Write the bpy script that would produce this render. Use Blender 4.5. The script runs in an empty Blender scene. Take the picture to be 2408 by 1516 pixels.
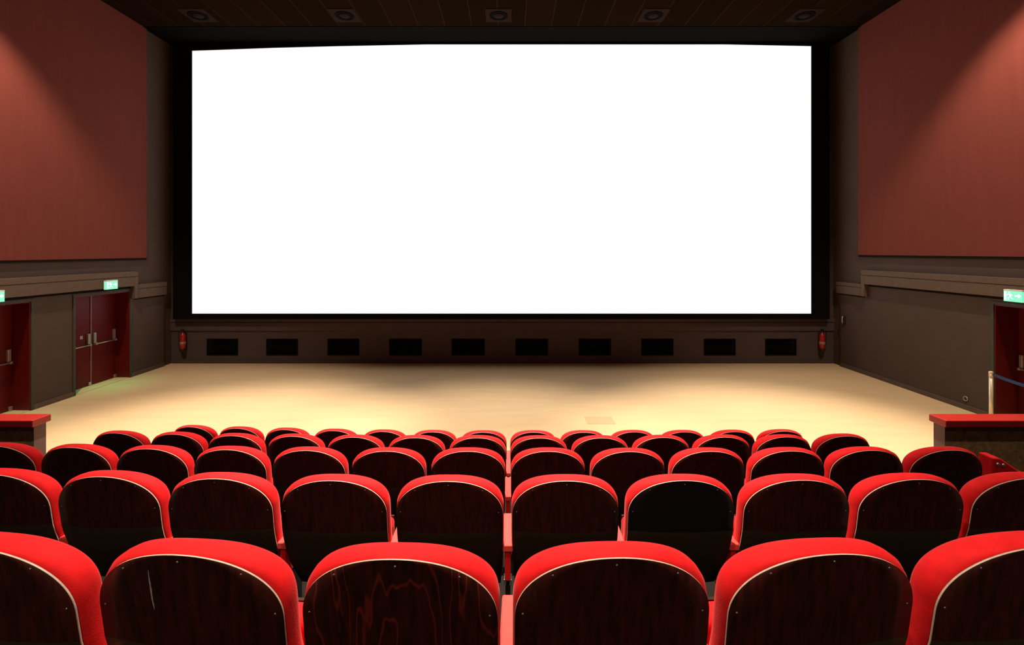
import bpy, bmesh, math, random
from mathutils import Vector, Matrix
random.seed(4)
C = bpy.context.scene.collection
S = bpy.context.scene
PI = math.pi

# ------------------------------------------------------------------ camera, world, exposure
EYE = 2.95
cam_d = bpy.data.cameras.new('camera')
cam = bpy.data.objects.new('camera', cam_d)
C.objects.link(cam)
cam.location = (0, 0, EYE)
cam.rotation_euler = (PI/2, 0, 0)
cam_d.sensor_width = 36
cam_d.lens = 1096/2408*36
cam_d.shift_x = 7/2408
cam_d.shift_y = -168/2408
cam_d.clip_start = 0.05
S.camera = cam
S.view_settings.view_transform = 'Standard'
S.view_settings.look = 'None'
S.view_settings.gamma = 1
S.view_settings.use_curve_mapping = False
S.view_settings.exposure = 0.0

w = bpy.data.worlds.new('world'); S.world = w; w.use_nodes = True
w.node_tree.nodes['Background'].inputs[0].default_value = (0.9, 0.6, 0.4, 1)
w.node_tree.nodes['Background'].inputs[1].default_value = 0.0

CEIL = EYE + 5.42
LIGHT_X = (-7.2, -4.6, -0.24, 4.3, 6.85)
# (y of the ceiling lamp row, power of the narrow beam, power of the wide skirt) per column of LIGHT_X
LAMP_ROWS = [
    (7.0, (60, 4700, 3300, 4700, 60), (1350, 40, 40, 40, 1350)),
    (3.65, (60, 900, 6500, 900, 60), (300, 80, 120, 80, 300)),
    (0.4, (60, 700, 1300, 700, 60), (60, 100, 150, 100, 60)),
    (-2.9, (0, 0, 0, 0, 0), (80, 1000, 1100, 1000, 80)),  # unseen rear row, added to brighten the seat backs and cushion tops
]
WARM = (1.0, 0.90, 0.76)

def spot(name, loc, power, half_deg, blend, color=WARM, size=0.06):
    d = bpy.data.lights.new(name, 'SPOT')
    d.energy = power; d.spot_size = math.radians(2*half_deg); d.spot_blend = blend
    d.color = color; d.shadow_soft_size = size
    o = bpy.data.objects.new(name, d); C.objects.link(o); o.location = loc
    return o

# ------------------------------------------------------------------ materials
def newmat(name):
    m = bpy.data.materials.new(name); m.use_nodes = True
    return m, m.node_tree, m.node_tree.nodes['Principled BSDF']

def mat(name, col, rough=0.6, metal=0.0, spec=0.5, var=0.0, vscale=8.0, bump=0.0, bscale=60.0,
        sheen=0.0, coat=0.0, stretch=(1, 1, 1)):
    m, nt, b = newmat(name)
    b.inputs['Base Color'].default_value = (*col, 1)
    b.inputs['Roughness'].default_value = rough
    b.inputs['Metallic'].default_value = metal
    b.inputs['Specular IOR Level'].default_value = spec
    b.inputs['Coat Weight'].default_value = coat
    b.inputs['Coat Roughness'].default_value = 0.15
    if sheen:
        b.inputs['Sheen Weight'].default_value = sheen
        b.inputs['Sheen Roughness'].default_value = 0.35
        b.inputs['Sheen Tint'].default_value = (1, .45, .4, 1)
    tc = nt.nodes.new('ShaderNodeTexCoord')
    mp = nt.nodes.new('ShaderNodeMapping'); mp.inputs['Scale'].default_value = stretch
    nt.links.new(tc.outputs['Object'], mp.inputs[0])
    if var:
        n = nt.nodes.new('ShaderNodeTexNoise'); n.inputs['Scale'].default_value = vscale
        n.inputs['Detail'].default_value = 5
        r = nt.nodes.new('ShaderNodeValToRGB')
        r.color_ramp.elements[0].position = .3; r.color_ramp.elements[1].position = .7
        r.color_ramp.elements[0].color = (*[c*(1-var) for c in col], 1)
        r.color_ramp.elements[1].color = (*[min(1, c*(1+var)) for c in col], 1)
        nt.links.new(mp.outputs[0], n.inputs['Vector'])
        nt.links.new(n.outputs['Fac'], r.inputs[0]); nt.links.new(r.outputs[0], b.inputs['Base Color'])
    if bump:
        n2 = nt.nodes.new('ShaderNodeTexNoise'); n2.inputs['Scale'].default_value = bscale
        bp = nt.nodes.new('ShaderNodeBump'); bp.inputs['Strength'].default_value = bump
        bp.inputs['Distance'].default_value = 0.005
        nt.links.new(mp.outputs[0], n2.inputs['Vector'])
        nt.links.new(n2.outputs['Fac'], bp.inputs['Height']); nt.links.new(bp.outputs[0], b.inputs['Normal'])
    return m

def emat(name, col, strength):
    m, nt, b = newmat(name)
    b.inputs['Base Color'].default_value = (*[c*.5 for c in col], 1)
    b.inputs['Emission Color'].default_value = (*col, 1)
    b.inputs['Emission Strength'].default_value = strength
    return m

def wood_mat(name, line_col, line_w, amount):
    """dark stained veneer with drawn-out contour figure"""
    m, nt, b = newmat(name)
    N = nt.nodes.new; L = nt.links.new
    tc = N('ShaderNodeTexCoord'); oi = N('ShaderNodeObjectInfo')
    add = N('ShaderNodeVectorMath'); add.operation = 'MULTIPLY_ADD'
    comb = N('ShaderNodeCombineXYZ')
    for i in range(3): L(oi.outputs['Random'], comb.inputs[i])
    L(tc.outputs['Object'], add.inputs[0]); add.inputs[1].default_value = (1, 1, 1)
    sc = N('ShaderNodeVectorMath'); sc.operation = 'SCALE'; sc.inputs['Scale'].default_value = 37
    L(comb.outputs[0], sc.inputs[0]); L(sc.outputs[0], add.inputs[2])
    mp = N('ShaderNodeMapping'); mp.inputs['Scale'].default_value = (6.0, 1.0, 1.25)
    L(add.outputs[0], mp.inputs[0])
    n = N('ShaderNodeTexNoise'); n.inputs['Scale'].default_value = 1.5; n.inputs['Detail'].default_value = 3
    n.inputs['Roughness'].default_value = .38
    L(mp.outputs[0], n.inputs['Vector'])
    mu = N('ShaderNodeMath'); mu.operation = 'MULTIPLY'; mu.inputs[1].default_value = 10
    L(n.outputs['Fac'], mu.inputs[0])
    pp = N('ShaderNodeMath'); pp.operation = 'PINGPONG'; pp.inputs[1].default_value = .5
    L(mu.outputs[0], pp.inputs[0])
    r = N('ShaderNodeValToRGB')
    r.color_ramp.elements[0].position = 0; r.color_ramp.elements[0].color = (1, 1, 1, 1)
    r.color_ramp.elements[1].position = line_w; r.color_ramp.elements[1].color = (0, 0, 0, 1)
    L(pp.outputs[0], r.inputs[0])
    mp2 = N('ShaderNodeMapping'); mp2.inputs['Scale'].default_value = (60, 60, 2.2)
    L(add.outputs[0], mp2.inputs[0])
    n2 = N('ShaderNodeTexNoise'); n2.inputs['Scale'].default_value = 1; n2.inputs['Detail'].default_value = 4
    L(mp2.outputs[0], n2.inputs['Vector'])
    r2 = N('ShaderNodeValToRGB')
    r2.color_ramp.elements[0].position = .35; r2.color_ramp.elements[0].color = (.016, .0034, .0020, 1)
    r2.color_ramp.elements[1].position = .75; r2.color_ramp.elements[1].color = (.050, .0060, .0036, 1)
    L(n2.outputs['Fac'], r2.inputs[0])
    am = N('ShaderNodeMath'); am.operation = 'MULTIPLY'; am.inputs[1].default_value = amount
    L(r.outputs[0], am.inputs[0])
    mx = N('ShaderNodeMix'); mx.data_type = 'RGBA'
    L(am.outputs[0], mx.inputs['Factor']); L(r2.outputs[0], mx.inputs['A'])
    mx.inputs['B'].default_value = (*line_col, 1)
    L(mx.outputs['Result'], b.inputs['Base Color'])
    b.inputs['Roughness'].default_value = .38
    b.inputs['Specular IOR Level'].default_value = .32
    return m

M = {}
M['wood'] = wood_mat('dark_veneer', (.05, .009, .004), .10, .35)
M['wood_grain'] = wood_mat('dark_veneer_strong_figure', (.15, .015, .008), .10, .9)
M['ply'] = mat('plywood_edge', (.46, .36, .27), .5, var=.15, vscale=60)
M['velvet'] = mat('red_velvet', (.62, .009, .010), .75, spec=.12, sheen=.12, var=.12, vscale=25, bump=.12, bscale=260)
M['arm'] = mat('red_arm_fabric', (.75, .055, .045), .7, spec=.2, sheen=.3, var=.06, vscale=30, bump=.2, bscale=260)
M['black_metal'] = mat('black_metal', (.012, .012, .013), .45, spec=.4, var=.2)
M['silver'] = mat('silver_metal', (.62, .60, .57), .32, metal=.9, var=.08)
M['screw'] = mat('dull_screw', (.26, .25, .25), .45, metal=.7)
M['scratch'] = mat('scratched_veneer', (.34, .30, .27), .8, var=.4, vscale=90)
M['grey_wall'] = mat('grey_brown_paint', (.078, .052, .038), .85, spec=.2, var=.05, vscale=3, bump=.05)
M['base_wall'] = mat('base_wall_paint', (.07, .05, .048), .85, spec=.2, var=.05, vscale=3)
M['cornice'] = mat('cornice_paint', (.115, .074, .05), .8, spec=.25, var=.10, vscale=12)
M['burgundy'] = mat('burgundy_wall_fabric', (.165, .042, .031), .95, spec=.05, var=.05, vscale=2.5, bump=.1, bscale=150, stretch=(1, 4, .4))
M['gap'] = mat('black_painted_shadow', (.012, .008, .005), .9, spec=.05)  # black for the painted shadow lines under wall panels and cornices
M['mask'] = mat('black_screen_masking', (.006, .005, .004), .95, spec=.02)
M['door'] = mat('dark_red_door_paint', (.11, .0025, .002), .5, spec=.3, var=.08, vscale=5)
M['frame'] = mat('grey_green_frame_paint', (.045, .042, .03), .8)
M['steel'] = mat('brushed_steel', (.55, .48, .42), .42, metal=.75, var=.1)
M['mullion'] = mat('door_astragal', (.22, .10, .09), .5)
M['carpet'] = mat('brown_carpet', (.21, .12, .055), .95, spec=.05, var=.3, vscale=22, bump=.5, bscale=120)
M['step'] = mat('step_covering', (.012, .009, .007), .95, spec=.1, var=.15, vscale=12)
M['parapet_end'] = mat('parapet_end_paint', (.17, .10, .085), .8, spec=.2, var=.04)
M['cap'] = mat('red_lacquer', (.27, .009, .005), .4, spec=.35, coat=.05, var=.08)
M['vent'] = mat('vent_black', (.004, .004, .004), .8, spec=.1)
M['ext_red'] = mat('extinguisher_red', (.32, .010, .008), .35, spec=.5, var=.05)
M['rubber'] = mat('black_rubber', (.01, .01, .01), .6)
M['paper'] = mat('pale_label', (.30, .16, .10), .6, var=.1)
M['blue'] = mat('blue_belt_webbing', (.012, .045, .13), .8, var=.1)
M['brass'] = mat('pale_post_metal', (.80, .68, .50), .35, metal=.45, var=.05)
M['plastic'] = mat('cream_plastic', (.75, .70, .60), .5)
M['patch'] = mat('floor_hatch_lino', (.50, .345, .18), .6, spec=.25)
M['sign_green'] = emat('green_lit_panel', (.20, .78, .48), 1.05)
M['lower_reflection'] = mat('olive_brown_reflection', (.030, .021, .010), .5, spec=.3, var=.15, vscale=25, stretch=(6, 6, 1))  # floor reflection in the lower seat back, put in as olive colour
M['sign_white'] = emat('white_lit_pictogram', (.75, .95, .90), 1.4)
M['screen'] = emat('cinema_screen_white', (1, 1, 1), 1.02)
M['lens'] = emat('lamp_lens', (1, .86, .66), 6)

# floor with faint boards and scuffs
def floor_mat():
    m, nt, b = newmat('cream_floor')
    N = nt.nodes.new; L = nt.links.new
    tc = N('ShaderNodeTexCoord')
    mp = N('ShaderNodeMapping'); mp.inputs['Scale'].default_value = (.5, 2.5, 1)
    L(tc.outputs['Object'], mp.inputs[0])
    n = N('ShaderNodeTexNoise'); n.inputs['Scale'].default_value = 2; n.inputs['Detail'].default_value = 6
    L(mp.outputs[0], n.inputs['Vector'])
    r = N('ShaderNodeValToRGB')
    r.color_ramp.elements[0].position = .3; r.color_ramp.elements[0].color = (.59, .405, .215, 1)
    r.color_ramp.elements[1].position = .75; r.color_ramp.elements[1].color = (.65, .455, .25, 1)
    L(n.outputs['Fac'], r.inputs[0]); L(r.outputs[0], b.inputs['Base Color'])
    b.inputs['Roughness'].default_value = .55
    b.inputs['Specular IOR Level'].default_value = .3
    return m
M['floor'] = floor_mat()

def ceil_mat():
    m, nt, b = newmat('ceiling_tiles')
    N = nt.nodes.new; L = nt.links.new
    tc = N('ShaderNodeTexCoord')
    mp = N('ShaderNodeMapping'); mp.inputs['Location'].default_value = (.26, .0, 0)
    L(tc.outputs['Object'], mp.inputs[0])
    bt = N('ShaderNodeTexBrick'); bt.offset = 0; bt.inputs['Scale'].default_value = 1
    bt.inputs['Brick Width'].default_value = .64; bt.inputs['Row Height'].default_value = 2.4
    bt.inputs['Mortar Size'].default_value = .012
    bt.inputs['Color1'].default_value = (.017, .0085, .0035, 1)
    bt.inputs['Color2'].default_value = (.013, .007, .003, 1)
    bt.inputs['Mortar'].default_value = (.028, .018, .010, 1)
    L(mp.outputs[0], bt.inputs['Vector']); L(bt.outputs['Color'], b.inputs['Base Color'])
    b.inputs['Roughness'].default_value = 1; b.inputs['Specular IOR Level'].default_value = 0
    return m
M['ceiling'] = ceil_mat()
M['ceil_plate'] = mat('ceiling_plate', (.026, .013, .009), .95, spec=.03)

# ------------------------------------------------------------------ mesh helpers
def box(bm, x0, x1, y0, y1, z0, z1, mi=0):
    vs = [bm.verts.new(p) for p in ((x0,y0,z0),(x1,y0,z0),(x1,y1,z0),(x0,y1,z0),(x0,y0,z1),(x1,y0,z1),(x1,y1,z1),(x0,y1,z1))]
    for f in ((0,3,2,1),(4,5,6,7),(0,1,5,4),(1,2,6,5),(2,3,7,6),(3,0,4,7)):
        bm.faces.new([vs[i] for i in f]).material_index = mi
def tube(bm, pts, r, n=10, cap=True):
    """tube through points; r a number or a list"""
    pts = [Vector(p) for p in pts]
    rs = r if isinstance(r, (list, tuple)) else [r]*len(pts)
    rings = []
    for i, p in enumerate(pts):
        d = (pts[min(i+1, len(pts)-1)] - pts[max(i-1, 0)]).normalized()
        up = Vector((0, 0, 1)) if abs(d.z) < .9 else Vector((0, 1, 0))
        a = d.cross(up).normalized(); b_ = d.cross(a).normalized()
        rings.append([bm.verts.new(p + (a*math.cos(2*PI*k/n) + b_*math.sin(2*PI*k/n))*rs[i]) for k in range(n)])
    for i in range(len(rings)-1):
        for k in range(n):
            f = bm.faces.new((rings[i][k], rings[i][(k+1) % n], rings[i+1][(k+1) % n], rings[i+1][k])); f.smooth = True
    if cap:
        bm.faces.new(rings[0]); bm.faces.new(rings[-1])
def lathe(bm, prof, n=20, cx=0, cy=0):
    """prof: list of (r, z)"""
    rings = [[bm.verts.new((cx + r*math.cos(2*PI*k/n), cy + r*math.sin(2*PI*k/n), z)) for k in range(n)] for r, z in prof]
    for i in range(len(rings)-1):
        for k in range(n):
            f = bm.faces.new((rings[i][k], rings[i][(k+1) % n], rings[i+1][(k+1) % n], rings[i+1][k])); f.smooth = True
    bm.faces.new(rings[0]); bm.faces.new(rings[-1])
def obj(name, bm, mats, parent=None, bevel=0, loc=None, seg=2):
    bmesh.ops.recalc_face_normals(bm, faces=bm.faces)
    me = bpy.data.meshes.new(name); bm.to_mesh(me); bm.free()
    for m in (mats if isinstance(mats, (list, tuple)) else [mats]): me.materials.append(m)
    o = bpy.data.objects.new(name, me); C.objects.link(o)
    if bevel:
        md = o.modifiers.new('bevel', 'BEVEL'); md.width = bevel; md.segments = seg; md.limit_method = 'ANGLE'
        for p in me.polygons: p.use_smooth = True
        md.harden_normals = True
    if parent: o.parent = parent
    if loc: o.location = loc
    return o
def B(): return bmesh.new()
def boxobj(name, ext, m, parent=None, bevel=0):
    b = B(); box(b, *ext); return obj(name, b, m, parent, bevel)
def tag(o, label, cat, group=None):
    o['label'] = label; o['category'] = cat
    if group: o['group'] = group
    return o
def thing(name, label, cat, loc=(0,0,0), rz=0, group=None):
    o = bpy.data.objects.new(name, None); C.objects.link(o); o.empty_display_size = .1
    o.location = loc; o.rotation_euler = (0, 0, rz)
    return tag(o, label, cat, group)
def struct(o, label=None):
    o['kind'] = 'structure'
    if label: o['label'] = label
    return o
def copy_tree(o, parent=None):
    c = o.copy(); C.objects.link(c)
    if parent: c.parent = parent
    for ch in list(o.children): copy_tree(ch, c)
    return c

def wall_cells(bm, axis, p0, p1, u0, u1, z0, z1, holes):
    """slab between p0..p1 across its thickness, with rectangular openings (u0,u1,z0,z1)"""
    us = sorted({u0, u1, *[h[0] for h in holes], *[h[1] for h in holes]})
    zs = sorted({z0, z1, *[h[2] for h in holes], *[h[3] for h in holes]})
    for i in range(len(us)-1):
        j = 0
        while j < len(zs)-1:
            uc = (us[i]+us[i+1])/2; zc = (zs[j]+zs[j+1])/2
            if any(h[0] < uc < h[1] and h[2] < zc < h[3] for h in holes):
                j += 1; continue
            k = j
            while k+1 < len(zs)-1 and not any(h[0] < uc < h[1] and h[2] < (zs[k+1]+zs[k+2])/2 < h[3] for h in holes):
                k += 1
            if axis == 'x': box(bm, p0, p1, us[i], us[i+1], zs[j], zs[k+1])
            else: box(bm, us[i], us[i+1], p0, p1, zs[j], zs[k+1])
            j = k+1

# ------------------------------------------------------------------ room shell
XL, XR, YB, YF = -8.88, 8.53, -5.5, 12.25      # left wall, right wall, rear, screen wall
TH = .6
ZD = EYE - .93                                   # top of the door openings
DL1, DL2, DR = (9.5, 10.87), (7.2, 8.62), (6.75, 8.16)

struct(boxobj('floor', (XL-TH, XR+TH, YB, YF+.4, -.2, 0), M['floor']))
# ceiling: tiled field, then the black strip in front of the screen
b = B(); box(b, XL-TH, XR+TH, YB, 11.25, CEIL, CEIL+.2)
struct(obj('ceiling', b, M['ceiling']))
struct(boxobj('trim_1', (XL-TH, XR+TH, 11.25, YF+.4, CEIL-.012, CEIL+.2), M['mask']), 'black strip of ceiling in front of the screen')

b = B(); wall_cells(b, 'x', XL-TH, XL, YB, YF, 0, CEIL, [(*DL1, 0, ZD), (*DL2, 0, ZD)])
struct(obj('wall_left', b, M['grey_wall']))
b = B(); wall_cells(b, 'x', XR, XR+TH, YB, YF, 0, CEIL, [(*DR, 0, ZD)])
struct(obj('wall_right', b, M['grey_wall']))
struct(boxobj('wall_rear', (XL-TH, XR+TH, YB-.3, YB, 0, CEIL), M['grey_wall']))

# lower wall cladding, proud of the wall, ending short of the screen wall
b = B(); wall_cells(b, 'x', XL, XL+.03, YB, 11.95, 0, EYE-.80, [(*DL1, 0, ZD), (*DL2, 0, ZD)])
struct(obj('trim_2', b, M['grey_wall']), 'grey lower cladding of the left wall')
b = B(); wall_cells(b, 'x', XR-.03, XR, YB, 11.95, 0, EYE-.78, [(*DR, 0, ZD)])
struct(obj('trim_3', b, M['grey_wall']), 'grey lower cladding of the right wall')

# big burgundy wall panels with the shadow beneath them as a black strip
def wall_panel(x0, x1, y1, zb, name, shadowname, lab):
    o = boxobj(name, (x0, x1, YB, y1, zb, CEIL), M['burgundy'])
    struct(o, lab)
    struct(boxobj(shadowname, (min(x0, x1)+.004, max(x0, x1)-.004, YB, y1, zb-.05, zb), M['gap']), 'black strip painted as the shadow under the burgundy panel')
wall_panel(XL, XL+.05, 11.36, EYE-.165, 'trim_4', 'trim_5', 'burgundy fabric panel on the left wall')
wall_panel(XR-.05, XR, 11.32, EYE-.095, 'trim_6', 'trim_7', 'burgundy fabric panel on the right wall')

# stepped cornices along the side walls
def cornice(side, name, ya, yb, dt, dm, db, low):
    s = 1 if side < 0 else -1
    X = XL if side < 0 else XR
    def bx(b, p, y0, y1, z0, z1):
        a, c = sorted((X, X+s*p)); box(b, a, c, y0, y1, z0, z1)
    b = B()
    bx(b, .13, YB, ya, EYE-dm+.008, EYE-dt)
    bx(b, .115, YB, ya, EYE-dm-.006, EYE-dm+.008)
    bx(b, .125, YB, ya-.10, EYE-db, EYE-dm-.006)
    bx(b, .13, ya-.10, ya, EYE-low[2], EYE-dm-.006)
    g = B(); bx(g, .033, YB, ya, EYE-db-.05, EYE-db); bx(g, .033, ya, yb, EYE-low[2]-.035, EYE-low[2])  # black strips stand for the shade on the underside
    struct(obj('trim_%d' % (13 if side < 0 else 14), g, M['gap']), 'black strip painted as the shadow under the cornice')
    bx(b, .10, ya, yb, EYE-low[1]+.008, EYE-low[0])
    bx(b, .085, ya, yb, EYE-low[1]-.006, EYE-low[1]+.008)
    bx(b, .095, ya, yb, EYE-low[2], EYE-low[1]-.006)
    return struct(obj(name, b, M['cornice'], bevel=.006), 'stepped cornice moulding along the side wall')
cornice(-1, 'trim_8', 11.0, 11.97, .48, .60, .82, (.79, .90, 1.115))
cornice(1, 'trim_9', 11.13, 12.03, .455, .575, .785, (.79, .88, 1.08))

# screen wall with ten vent openings
VX = [(486,560),(626,701),(770,845),(915,992),(1062,1140),(1212,1289),(1361,1437),(1508,1584),(1655,1730),(1799,1873)]
VENTS = [((a-1197)*YF/1096, (c-1197)*YF/1096) for a, c in VX]
VZ0, VZ1 = EYE-2.745, EYE-2.30
b = B(); wall_cells(b, 'y', YF, YF+.4, XL-TH, XR+TH, 0, CEIL, [(a, c, VZ0, VZ1) for a, c in VENTS])
struct(obj('wall_front', b, M['base_wall']))
b = B()
box(b, XL, XR, YF-.05, YF, EYE-1.86, EYE-1.765)
box(b, XL, XR, YF-.035, YF, EYE-2.09, EYE-1.875)
struct(obj('trim_10', b, M['base_wall'], bevel=.005), 'low dark moulding under the screen')
# black masking around the screen
SX0, SX1, SZ0, SZ1 = -8.225, 7.842, EYE-1.622, EYE+5.40
b = B()
box(b, -8.70, SX0, 12.06, 12.24, EYE-1.76, CEIL-.013)
box(b, SX1, 8.30, 12.06, 12.24, EYE-1.76, CEIL-.013)
box(b, SX0, SX1, 12.06, 12.24, EYE-1.76, SZ0)
tp = [(451,118),(510,116),(645,111),(800,107),(1005,103),(1705,103),(1909,107)]
tp = [(SX0+(SX1-SX0)*(px-451)/1458, EYE+(590-py)*12.06/1096) for px, py in tp]
for (xa, za), (xb, zb) in zip(tp, tp[1:]):
    v = [b.verts.new((x_, y_, z_)) for y_ in (12.06, 12.24) for x_, z_ in ((xa, za), (xb, zb), (xb, CEIL-.013), (xa, CEIL-.013))]
    for f in ((0,1,2,3), (7,6,5,4), (0,4,5,1), (3,2,6,7)): b.faces.new([v[i] for i in f])
struct(obj('trim_11', b, M['mask']), 'black fabric masking round the cinema screen')
scr = boxobj('cinema_screen', (SX0, SX1, 12.10, 12.13, SZ0, SZ1), M['screen'])
tag(scr, 'huge blank white cinema screen filling the front wall', 'screen')

b = B(); 
for (a, c) in ((YB, DL2[0]-.05), (DL2[1]+.05, DL1[0]-.05), (DL1[1]+.05, 11.95)): box(b, XL+.03, XL+.05, a, c, 0, .09)
struct(obj('baseboard_left', b, M['cornice']))
b = B()
for (a, c) in ((YB, DR[0]-.05), (DR[1]+.05, 11.95)): box(b, XR-.05, XR-.03, a, c, 0, .09)
struct(obj('baseboard_right', b, M['cornice']))
struct(boxobj('baseboard_front', (XL, XR, YF-.02, YF, 0, .07), M['base_wall']))

# ------------------------------------------------------------------ doors (double leaves set back in red reveals)
def door(name, side, y0, y1, ymid, depth, lab):
    s = -1 if side < 0 else 1
    X = (XL+.03) if side < 0 else (XR-.03)
    root = bpy.data.objects.new(name, None); C.objects.link(root)
    root.location = (X, (y0+y1)/2, 0); struct(root, lab)
    oy = -(y0+y1)/2
    def bx(b, d0, d1, a, c, z0, z1):
        p, q = sorted((s*d0, s*d1)); box(b, p, q, a+oy, c+oy, z0, z1)
    # reveal
    b = B(); bx(b, .0, depth+.06, y0, y0+.02, 0, ZD); bx(b, .0, depth+.06, y1-.02, y1, 0, ZD); bx(b, .0, depth+.06, y0+.02, y1-.02, ZD-.02, ZD)
    obj('door_reveal', b, M['door'], root)
    b = B(); bx(b, -.018, 0, y0-.05, y0, 0, ZD+.05); bx(b, -.018, 0, y1, y1+.05, 0, ZD+.05); bx(b, -.018, 0, y0, y1, ZD, ZD+.05)
    obj('door_frame', b, M['frame'], root, bevel=.003)
    b = B(); bx(b, 0, depth, y0+.02, y1-.02, .0, .012); obj('threshold', b, M['floor'], root)
    for a, c, near in ((y0+.02, ymid-.003, True), (ymid+.003, y1-.02, False)):
        b = B(); bx(b, depth, depth+.05, a, c, .015, ZD-.022)
        leaf = obj('door_leaf', b, M['door'], root, bevel=.004)
        # push bar with its two end housings
        b = B(); tube(b, [(s*(depth-.07), a+.06+oy, .905), (s*(depth-.07), c-.06+oy, .905)], .011)
        pb = obj('push_bar', b, M['steel'], leaf)
        for yy in (a+.07, c-.07):
            b = B(); bx(b, depth-.045, depth, yy-.028, yy+.028, .93, 1.15); bx(b, depth-.085, depth-.01, yy-.018, yy+.018, .885, .93)
            obj('bar_housing', b, M['steel'], leaf, bevel=.006)
        if near and side < 0:
            b = B(); bx(b, depth-.012, depth, c-.26, c-.19, 1.06, 1.13); obj('lock_plate', b, M['steel'], leaf, bevel=.004)
        b = B(); bx(b, depth-.03, depth, c-.06, c-.005, .015, .09); obj('floor_bolt', b, M['steel'], leaf, bevel=.004)
    b = B(); bx(b, depth-.015, depth-.001, ymid-.014, ymid+.014, .015, ZD-.022)
    obj('astragal', b, M['mullion'], root)
    return root
door('door_1', -1, *DL1, 10.2, .31, 'red double door beneath the left exit sign, beside the screen')
door('door_2', -1, *DL2, 7.9, .33, 'red double door cut by the left edge of the photo')
door('door_3', 1, *DR, 7.45, .40, 'red double door behind the blue belt barrier')

# ------------------------------------------------------------------ exit signs
def exit_sign(y, side, z, lab):
    s = 1 if side < 0 else -1
    X = (XL+.13) if side < 0 else (XR-.13)
    r = thing('exit_sign', lab, 'exit sign', (X, y, z), 0, 'green lit exit signs')
    w2, h2, dp = .145, .10, .07
    def bx(b, a, c, y0, y1, z0, z1):
        p, q = sorted((s*a, s*c)); box(b, p, q, y0, y1, z0, z1)
    b = B(); bx(b, 0, dp, -w2, w2, h2-.022, h2); bx(b, 0, .012, -w2, w2, -h2, h2-.022)
    obj('housing', b, M['plastic'], r, bevel=.003)
    b = B(); bx(b, .012, dp-.002, -w2+.002, w2-.002, -h2, h2-.022)
    obj('lit_panel', b, M['sign_green'], r, bevel=.003)
    # pictogram: running figure, door and arrow
    b = B(); e = dp-.002
    def q(pts, k=.0015):
        v0 = [b.verts.new((s*e, p[0]*-s, p[1])) for p in pts]; v1 = [b.verts.new((s*(e+k), p[0]*-s, p[1])) for p in pts]
        n = len(pts); b.faces.new(v1); b.faces.new(v0)
        for i in range(n): b.faces.new((v0[i], v0[(i+1) % n], v1[(i+1) % n], v1[i]))
    q([(.055+.013*math.cos(t*PI/5), .050+.013*math.sin(t*PI/5)) for t in range(10)])
    q([(.035, .030), (.060, .034), (.050, -.018), (.026, -.014)])
    q([(.058, .032), (.092, .010), (.088, .002), (.056, .018)])
    q([(.036, .030), (.012, .020), (.006, .000), (.014, -.002), (.022, .014), (.036, .016)])
    q([(.048, -.016), (.074, -.040), (.070, -.074), (.060, -.074), (.061, -.046), (.036, -.018)])
    q([(.030, -.014), (.010, -.044), (-.016, -.050), (-.016, -.058), (.016, -.054), (.040, -.020)])
    q([(.098, .062), (.132, .062), (.132, -.075), (.098, -.075)])
    q([(-.030, .012), (-.085, .012), (-.085, .038), (-.130, .0), (-.085, -.038), (-.085, -.012), (-.030, -.012)])
    obj('pictogram', b, M['sign_white'], r)
    # light thrown downwards through the open underside
    d = bpy.data.lights.new('exit_sign_glow', 'AREA'); d.shape = 'RECTANGLE'; d.size = .05; d.size_y = .26
    d.energy = 1.6; d.spread = math.radians(55); d.color = (.08, 1.0, .38)
    l = bpy.data.objects.new('exit_sign_glow', d); C.objects.link(l); l.parent = r; l.location = (s*.05, 0, -h2-.004)
    return r
exit_sign(10.20, -1, EYE-.735, 'green lit exit sign over the left door nearest the screen')
exit_sign(7.88, -1, EYE-.77, 'green lit exit sign at the very left edge over the near door')
exit_sign(7.71, 1, EYE-.74, 'green lit exit sign on the right wall above the door')

# ------------------------------------------------------------------ vents under the screen
ordn = ['first', 'second', 'third', 'fourth', 'fifth', 'sixth', 'seventh', 'eighth', 'ninth', 'tenth']
vent0 = None
for i, (a, c) in enumerate(VENTS):
    lab = f'black rectangular vent under the screen, {ordn[i]} of ten from the left'
    if i in (0, 9): lab += (', beside the left extinguisher' if i == 0 else ', beside the right extinguisher')
    if vent0 is None:
        wd = .40; h = (VZ1-VZ0)
        r = thing('wall_vent', lab, 'vent', ((a+c)/2, YF, VZ0), 0, 'black vents in a row under the screen')
        wd = (c-a)/2-.002
        b = B(); box(b, -wd, wd, .26, .28, .002, h-.002); obj('back_plate', b, M['vent'], r)
        b = B()
        box(b, -wd, wd, -.006, .03, .002, .022); box(b, -wd, wd, -.006, .03, h-.022, h-.002)
        box(b, -wd, -wd+.02, -.006, .03, .022, h-.022); box(b, wd-.02, wd, -.006, .03, .022, h-.022)
        obj('vent_frame', b, M['vent'], r)
        b = B()
        for k in range(9):
            z = .04+k*.042; box(b, -wd+.02, wd-.02, .03, .05, z, z+.012)
        obj('grille', b, M['vent'], r)
        vent0 = r; W0 = c-a
    else:
        r = copy_tree(vent0); r.location = ((a+c)/2, YF, VZ0); r.scale = ((c-a)/W0, 1, 1); r['label'] = lab

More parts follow.
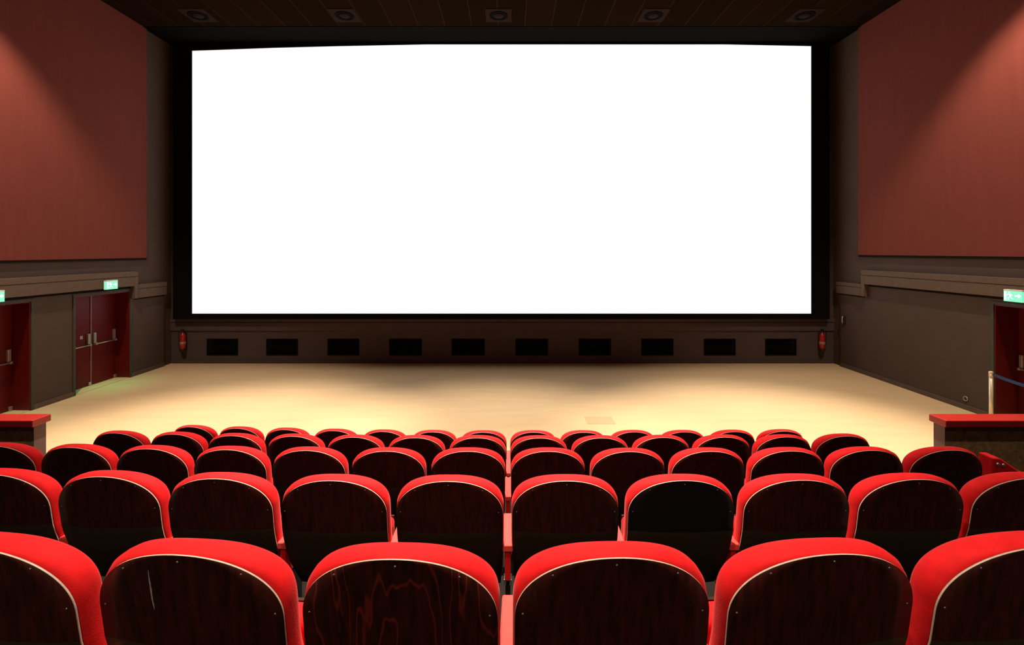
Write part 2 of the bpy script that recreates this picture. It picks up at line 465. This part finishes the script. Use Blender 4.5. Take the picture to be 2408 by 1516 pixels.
# ------------------------------------------------------------------ fire extinguishers
def extinguisher(x, s, lab):
    r = thing('fire_extinguisher', lab, 'fire extinguisher', (x, YF-.10, .40), 0, 'red fire extinguishers beside the vents')
    b = B(); lathe(b, [(.05, 0), (.068, .012), (.07, .05), (.07, .33), (.062, .37), (.04, .40), (.024, .415), (.024, .43)], 20)
    obj('cylinder', b, M['ext_red'], r)
    b = B(); lathe(b, [(.0705, .10), (.0712, .10), (.0712, .19), (.0705, .19)], 20); obj('cylinder_label', b, M['paper'], r)
    b = B(); lathe(b, [(.026, .43), (.026, .46), (.018, .47)], 12)
    box(b, -.012, .012, -.10, .03, .47, .485); box(b, -.012, .012, -.09, .03, .50, .512); box(b, -.01, .01, .0, .03, .46, .51)
    obj('valve_handle', b, M['rubber'], r)
    b = B(); tube(b, [(0, .0, .45), (s*.06, -.02, .47), (s*.10, -.02, .42), (s*.10, -.01, .25), (s*.085, -.01, .06), (s*.05, -.02, -.06)], [.010, .010, .010, .010, .012, .016])
    obj('hose', b, M['rubber'], r)
    b = B(); box(b, -.04, .04, .07, .095, .05, .40); obj('wall_bracket', b, M['rubber'], r)
    b = B(); lathe(b, [(.052, -.06), (.058, -.03), (.052, 0)], 18); obj('foot_ring', b, M['rubber'], r)
    return r
extinguisher((430-1197)*12.15/1096, -1, 'red fire extinguisher in the left corner beneath the screen')
extinguisher((1933-1197)*12.15/1096, 1, 'red fire extinguisher in the right corner beneath the screen')

# small fittings on the right wall
r = thing('wall_handset', 'small pale handset on the right wall near the screen corner', 'intercom', (XR-.03, 11.80, EYE-1.75), 0)
b = B(); box(b, -.02, 0, -.045, .045, -.11, .10); obj('back_plate', b, M['rubber'], r, bevel=.005)
b = B(); tube(b, [(-.035, .02, -.08), (-.05, .02, -.04), (-.05, .02, .05), (-.035, .02, .09)], [.018, .014, .014, .018]); obj('handset', b, M['steel'], r)
r = thing('wall_socket', 'small round socket low on the right wall beside the post', 'socket', (XR-.03, 8.67, .205), 0)
b = B()
lathe(b, [(.04, 0), (.045, .004), (.045, .012), (.036, .016), (.034, .006), (.01, .006)], 20)
o = obj('socket_ring', b, M['steel'], r); o.rotation_euler = (0, -PI/2, 0)
b = B(); lathe(b, [(.033, .007), (.030, .012), (.005, .012)], 20)
o = obj('socket_face', b, M['rubber'], r); o.rotation_euler = (0, -PI/2, 0)

# ------------------------------------------------------------------ belt barrier by the right door
def stanchion(x, y, belt_to, lab):
    r = thing('barrier_post', lab, 'barrier post', (x, y, 0), 0, 'belt barrier posts by the right door')
    b = B(); lathe(b, [(.17, 0), (.17, .012), (.15, .022), (.04, .034), (.03, .05)], 28); obj('base', b, M['brass'], r)
    b = B(); lathe(b, [(.027, .04), (.027, .90)], 18); obj('post', b, M['brass'], r)
    b = B(); lathe(b, [(.031, .90), (.031, .98), (.022, .99)], 18); obj('belt_head', b, M['brass'], r)
    if belt_to:
        b = B(); dx, dy = belt_to
        n = 12; pr = []
        for i in range(n+1):
            t = i/n; sag = -.05*4*t*(1-t)
            x_, y_ = dx*t, -.03+(dy+.06)*t
            pr.append([b.verts.new((x_+e, y_, .945+sag+k)) for e, k in ((-.0015, -.024), (.0015, -.024), (.0015, .024), (-.0015, .024))])
        for i in range(n):
            for k in range(4): b.faces.new((pr[i][k], pr[i][(k+1) % 4], pr[i+1][(k+1) % 4], pr[i+1][k]))
        b.faces.new(pr[0]); b.faces.new(pr[-1])
        o = obj('belt', b, M['blue'], r); o['label'] = 'blue webbing belt'
    return r
stanchion(7.86, 7.60, (-.01, -1.35), 'slim pale metal barrier post with blue belt before the right door')
stanchion(7.85, 6.25, None, 'second pale barrier post just outside the right edge of the photo')

# ------------------------------------------------------------------ parapets beside the seating
def parapet(xa, xb, inner, lab):
    r = thing('parapet_wall', lab, 'low wall', ((xa+xb)/2, 5.52, 0), 0, 'low walls with red caps')
    h = abs(xb-xa)/2; s = 1 if inner > (xa+xb)/2 else -1
    b = B(); box(b, -h, h, -.07, .07, 0, .90); obj('wall_body', b, M['carpet'], r)
    e0, e1 = sorted((s*h, s*(h+.006)))
    b = B(); box(b, e0, e1, -.072, .072, 0, .90); obj('end_panel', b, M['parapet_end'], r)
    b = B(); box(b, -h+.001-(.03 if s < 0 else 0), h-.001+(.03 if s > 0 else 0), -.115, .115, .90, .985)
    obj('cap', b, M['cap'], r, bevel=.012, seg=3)
parapet(XL+.055, -5.56, -5.56, 'low brown wall with glossy red cap at the left, before the red door')
parapet(5.10, XR-.055, 5.10, 'low brown wall with glossy red cap at the right, below the post')

# floor hatch: darker square in the open floor
x0 = (1382-1197)*7.95/1096; x1 = (1448-1197)*7.95/1096
b = B(); box(b, x0, x1, 7.95, 8.3, 0, .003)
tag(obj('floor_hatch', b, M['patch']), 'faint darker rectangular patch set in the cream floor', 'floor patch')

# ------------------------------------------------------------------ stepped seating floor
ROWS = [  # y of the top of the back, drop of the back top below the eye
    (1.15, .762), (2.16, 1.068), (3.15, 1.357), (4.12, 1.654), (5.08, 1.978)]
CURVE = [(20, 20), (46, 110), (70, 200), (57, 126), (40, 150)]   # radius of each row's arc, left and right half
HB = .93
FL = [EYE-d-HB for _, d in ROWS]
b = B()
lead = -.28
tops = [FL[0]+.3] + FL
ys = [YB] + [ROWS[i][0]+lead for i in range(5)] + [5.44]
for i in range(6):
    box(b, XL+.052, XR-.052, ys[i], ys[i+1], 0.0, tops[i])
struct(obj('trim_12', b, M['step']), 'stepped floor that carries the seat rows')

# ------------------------------------------------------------------ cinema seats
W2 = .252            # half width of the back
def prof(h):          # forward lean of the back: nearly upright on top, kicked forward below the crease
    if h > .665: return (HB-h)*.14
    t = .665-h
    return (HB-.665)*.14 + .22*t + .70*t*t
def bow(x, h):        # the sides wrap gently forward
    return .022*(x/.252)**2
def outline(h0, n=26, rise=.178, ex=2.1, top=HB, w=W2):
    """right half from bottom to top centre: list of (x, h)"""
    pts = []
    hs = [h0, .46, .54, .62, .664, .666, .72, top-rise]
    hs = sorted({v for v in hs if v >= h0})
    for h in hs:
        t = max(0., (.66-h)/.4); pts.append((w - .018*t*t, h))
    for k in range(1, n+1):
        a = PI/2*k/n
        pts.append((w*math.cos(a)**(2/ex) if k < n else 0.0, top-rise+rise*math.sin(a)**(2/ex)))
    return pts
def offs(pts, d):
    out = []
    for i, (x, h) in enumerate(pts):
        a = pts[max(0, i-1)]; c = pts[min(len(pts)-1, i+1)]
        if i == len(pts)-1: nx, nh = 0., 1.
        else:
            tx, th = c[0]-a[0], c[1]-a[1]; l = math.hypot(tx, th) or 1; nx, nh = th/l, -tx/l
            if i == 0: nx, nh = 1., 0.
            if nx < 0: nx = -nx
            nh = max(0, nh)
        out.append((max(0., x+nx*d), h+nh*d))
    return out
def shell_solid(bm, rings, side_mi=0, face_mi=(0, 0), h0=None, smooth=True):
    """rings: list of (pts, ydepth); closed solid symmetrical in x, every ring bent along prof()"""
    V = []
    for pts, y in rings:
        L, R = [], []
        for i, (x, h) in enumerate(pts):
            yy = prof(h)+y+bow(x, h)
            if i == len(pts)-1:
                v = bm.verts.new((0, yy, h)); R.append(v); L.append(v)
            else:
                R.append(bm.verts.new((x, yy, h))); L.append(bm.verts.new((-x, yy, h)))
        V.append((L, R))
    for k in range(len(V)-1):
        (L0, R0), (L1, R1) = V[k], V[k+1]
        for A0, A1 in ((L0, L1), (R0, R1)):
            for i in range(len(A0)-1):
                f = bm.faces.new((A0[i], A0[i+1], A1[i+1], A1[i])); f.smooth = smooth; f.material_index = side_mi
    ends = []
    for (L, R), mi in ((V[0], face_mi[0]), (V[-1], face_mi[1])):
        K = 8; rows = []
        dy = L[0].co.y - (prof(L[0].co.z) + bow(L[0].co.x, 0))
        for i in range(len(L)-1):
            x, h = R[i].co.x, R[i].co.z
            mids = [bm.verts.new((-x+2*x*k/K, prof(h)+dy+bow(-x+2*x*k/K, h), h)) for k in range(1, K)]
            rows.append([L[i]]+mids+[R[i]])
        for i in range(len(rows)-1):
            for k in range(K):
                f = bm.faces.new((rows[i][k], rows[i][k+1], rows[i+1][k+1], rows[i+1][k])); f.material_index = mi; f.smooth = smooth
        for k in range(K):
            bm.faces.new((rows[-1][k], rows[-1][k+1], R[-1])).material_index = mi
        ends.append(rows[0])
    return ends

def make_seat(arm=True):
    r = thing('cinema_chair', '', 'cinema seat')
    o0 = outline(.30)
    b = B()
    shell_solid(b, [(o0, 0), (o0, .005)], side_mi=1, face_mi=(0, 0))
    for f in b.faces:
        if f.material_index == 0 and f.calc_center_median().z < .665: f.material_index = 2  # painted reflection tone below the crease
    obj('back_shell', b, [M['wood'], M['ply'], M['lower_reflection']], r)
    c0 = outline(.42)
    c1 = outline(.42, rise=.165, ex=2.25); c0b = outline(.42, rise=.158, ex=2.42)
    b = B()
    shell_solid(b, [(offs(c0, -.003), .005), (offs(c1, .001), .014), (offs(c0b, .0035), .030), (offs(c0b, .0035), .052),
                    (offs(c0b, 0), .070), (offs(c0b, -.008), .082), (offs(c0b, -.03), .092), (offs(c0b, -.075), .100)])
    obj('back_cushion', b, M['velvet'], r)
    # tipped-up seat
    b = B()
    box(b, -.225, .225, 0, .09, 0, .29)
    s = obj('seat_cushion', b, M['velvet'], r, bevel=.03, seg=3); s.location = (0, .27, .30); s.rotation_euler = (math.radians(8), 0, 0)
    b = B(); box(b, -.215, .215, .092, .102, .015, .275)
    u = obj('seat_underside', b, M['wood'], s)
    # screws in the back shell
    sb = B(); lathe(sb, [(.0030, 0), (.0030, .0008), (.0015, .0014)], 10)
    sc = obj('screw', sb, M['screw'], r)
    for i, (x, h) in enumerate(((0, .912), (.158, .880), (-.158, .880), (.232, .765), (-.232, .765))):
        q = sc if i == 0 else sc.copy()
        if i: C.objects.link(q); q.parent = r
        q.location = (x, prof(h)+bow(x, h)-.0003, h); q.rotation_euler = (PI/2+math.atan(.14), 0, 0)
    return r
def add_arm(r, side):
    x = side*.275
    b = B(); box(b, x-.025, x+.025, .09, .37, .545, .580)
    obj('armrest', b, M['arm'], r, bevel=.007, seg=3)
    b = B(); box(b, x-.014, x+.014, .10, .33, .40, .545); obj('arm_panel', b, M['velvet'], r, bevel=.004)
    b = B(); box(b, x-.012, x+.012, .13, .28, .0, .42); box(b, x-.025, x+.025, .06, .36, 0, .025)
    p = obj('arm_post', b, M['black_metal'], r, bevel=.004)
    for s in (-1, 1):
        b = B(); box(b, x+s*.014-.006, x+s*.014+.006, .105, .15, .375, .405)
        obj('hinge_bracket', b, M['silver'], p, bevel=.002)
    return r

proto = make_seat()
add_arm(proto, 1)
row_names = ['nearest row', 'second row from the camera', 'third row from the camera', 'fourth row from the camera', 'farthest row']
row_groups = ['cinema seats of the '+n for n in row_names]
LAYOUT = [(3, 3), (5, 5), (7, 6), (7, 6), (7, 6)]
SPECIAL = {  # (row, side, index) -> label
    (0, -1, 1): 'red cinema seat, nearest row, white vertical scratch on its dark wooden back',
    (0, -1, 0): 'red cinema seat, nearest row, strongly figured wood back left of centre gap',
    (0, 1, 0): 'red cinema seat, nearest row, plain dark back right of the centre gap',
    (0, -1, 2): 'red cinema seat cut off at the left edge, nearest row',
    (0, 1, 2): 'red cinema seat cut off at the right edge, nearest row',
    (0, 1, 1): 'red cinema seat, nearest row, between centre-right seat and right-edge seat',
    (1, 1, 1): 'red cinema seat with blackest wooden back, second row, second right of centre gap',
}
seats = {}
first = True
for ri, (nl, nr) in enumerate(LAYOUT):
    y0, _ = ROWS[ri]
    for side, n, R in ((-1, nl, CURVE[ri][0]), (1, nr, CURVE[ri][1])):
        for k in range(n):
            x = side*(.275+.55*k) - .007
            if first: s = proto; first = False
            else: s = copy_tree(proto)
            dy = x*x/(2*R)
            s.location = (x, y0+dy + random.uniform(-.004, .004), FL[ri])
            s.rotation_euler = (0, 0, (x*.085 if ri == 0 else x/R*.8) + random.uniform(-.004, .004))
            lab = f'red cinema seat, {row_names[ri]}, {ordn[k]} seat {"left" if side < 0 else "right"} of the centre gap'
            s['label'] = SPECIAL.get((ri, side, k), lab)
            s['group'] = row_groups[ri]
            seats[(ri, side, k)] = s
            if ri >= 3:        # too small in the photo to show
                for ch in list(s.children):
                    if ch.name.startswith('screw'): bpy.data.objects.remove(ch)
    # left end seat gets the outer armrest too
    if ri in (3, 4): add_arm(seats[(ri, -1, nl-1)], -1)

# individual marks
s = seats[(0, -1, 0)]
for ch in s.children:
    if ch.name.startswith('back_shell'):
        ch.data = ch.data.copy(); ch.data.materials[0] = M['wood_grain']
M['wood_black'] = mat('black_stained_veneer', (.005, .0045, .004), .4, spec=.3, var=.2, vscale=30, stretch=(8, 8, 1))
for ch in seats[(1, 1, 1)].children:
    if ch.name.startswith('back_shell'):
        ch.data = ch.data.copy(); ch.data.materials[0] = M['wood_black']
b = B()
pts = [(-.0830, .884, .0006), (-.0838, .866, .0011), (-.0832, .845, .0020), (-.0826, .820, .0021), (-.0822, .798, .0013), (-.0805, .784, .0014), (-.0800, .772, .0005)]
L_ = [b.verts.new((x-wd_, prof(h)+bow(x, h)-.0008, h)) for x, h, wd_ in pts]; R_ = [b.verts.new((x+wd_, prof(h)+bow(x, h)-.0008, h)) for x, h, wd_ in pts]
L2 = [b.verts.new((x-wd_, prof(h)+bow(x, h)+.0006, h)) for x, h, wd_ in pts]; R2 = [b.verts.new((x+wd_, prof(h)+bow(x, h)+.0006, h)) for x, h, wd_ in pts]
for i in range(len(pts)-1):
    b.faces.new((L_[i], R_[i], R_[i+1], L_[i+1])); b.faces.new((L2[i], L2[i+1], R2[i+1], R2[i]))
    b.faces.new((L_[i], L_[i+1], L2[i+1], L2[i])); b.faces.new((R_[i], R2[i], R2[i+1], R_[i+1]))
b.faces.new((L_[0], L2[0], R2[0], R_[0])); b.faces.new((L_[-1], R_[-1], R2[-1], L2[-1]))
o = obj('scratch', b, M['scratch'], seats[(0, -1, 1)]); o['label'] = 'white vertical scratch'

# raised red end piece at the right end of the third row
r = thing('end_armrest', 'raised red upholstered end piece with silver hinges, right end of third row', 'armrest', (3.575, 3.36, FL[2]))
b = B()
zt = HB-.135
V0 = [(-.085, zt), (-.03, zt-.002), (.10, zt-.09), (.16, zt-.115), (.16, zt-.34), (-.085, zt-.34)]
va = [b.verts.new((x, 0, z)) for x, z in V0]; vb = [b.verts.new((x, .11, z)) for x, z in V0]
b.faces.new(va); b.faces.new(vb)
for i in range(len(V0)): b.faces.new((va[i], va[(i+1) % len(V0)], vb[(i+1) % len(V0)], vb[i]))
obj('padded_end', b, M['velvet'], r, bevel=.012, seg=3)
for x in (.015, .055):
    b = B(); lathe(b, [(.013, 0), (.013, .006), (.006, .009)], 14)
    q = obj('hinge_disc', b, M['silver'], r); q.location = (x-.07, -.001, zt-.045-.006*(x > .03)); q.rotation_euler = (PI/2, 0, 0)
b = B(); box(b, -.02, .04, .03, .08, 0, zt-.33); obj('end_post', b, M['black_metal'], r, bevel=.004)

# ------------------------------------------------------------------ ceiling: unlit plates in view, lamps above the seats and an added rear row
def plate(x, y, lab):
    r = thing('ceiling_speaker', lab, 'ceiling speaker', (x, y, CEIL), 0, 'square plates in the ceiling')
    b = B(); h = .30
    box(b, -h, h, -h, h, -.012, 0); obj('square_plate', b, M['ceil_plate'], r, bevel=.003)
    b = B(); lathe(b, [(.21, -.012), (.21, -.022), (.17, -.022), (.16, -.013)], 28); obj('ring', b, M['mask'], r)
    b = B(); lathe(b, [(.12, -.012), (.11, -.024), (.02, -.026)], 24); obj('cone', b, M['ceil_plate'], r)
    return r
PLN = ['first', 'second', 'third', 'fourth', 'fifth']
for i, px in enumerate((-7.15, -3.78, -.24, 3.32, 6.80)):
    plate(px, 10.72, f'dark square ceiling plate with round centre, {PLN[i]} of five from the left')
k_ = 0
for y, core, skirt in LAMP_ROWS:
    for i, x in enumerate(LIGHT_X):
        r = thing('ceiling_downlight', f'ceiling downlight above the seats out of the photo, lamp {x:.0f} {y:.0f}', 'ceiling lamp', (x, y, CEIL), 0, 'ceiling downlights over the seating')
        r['label'] = 'round warm ceiling downlight above the seating, outside the photo'
        b = B(); lathe(b, [(.13, -.03), (.14, -.025), (.14, 0)], 20); obj('lamp_housing', b, M['ceil_plate'], r)
        b = B(); lathe(b, [(.10, -.034), (.10, -.030)], 20); obj('lamp_lens', b, M['lens'], r)
        c = spot('narrow_beam', (0, 0, -.06), core[i], 26.5, .85); c.parent = r
        c = spot('wide_beam', (0, 0, -.06), skirt[i], 46, .5, color=(1.0, .80, .62)); c.parent = r
        if i in (0, 4): c.rotation_euler = (0, math.radians(10 if i == 0 else -10), 0)   # the outer lamps lean towards their wall
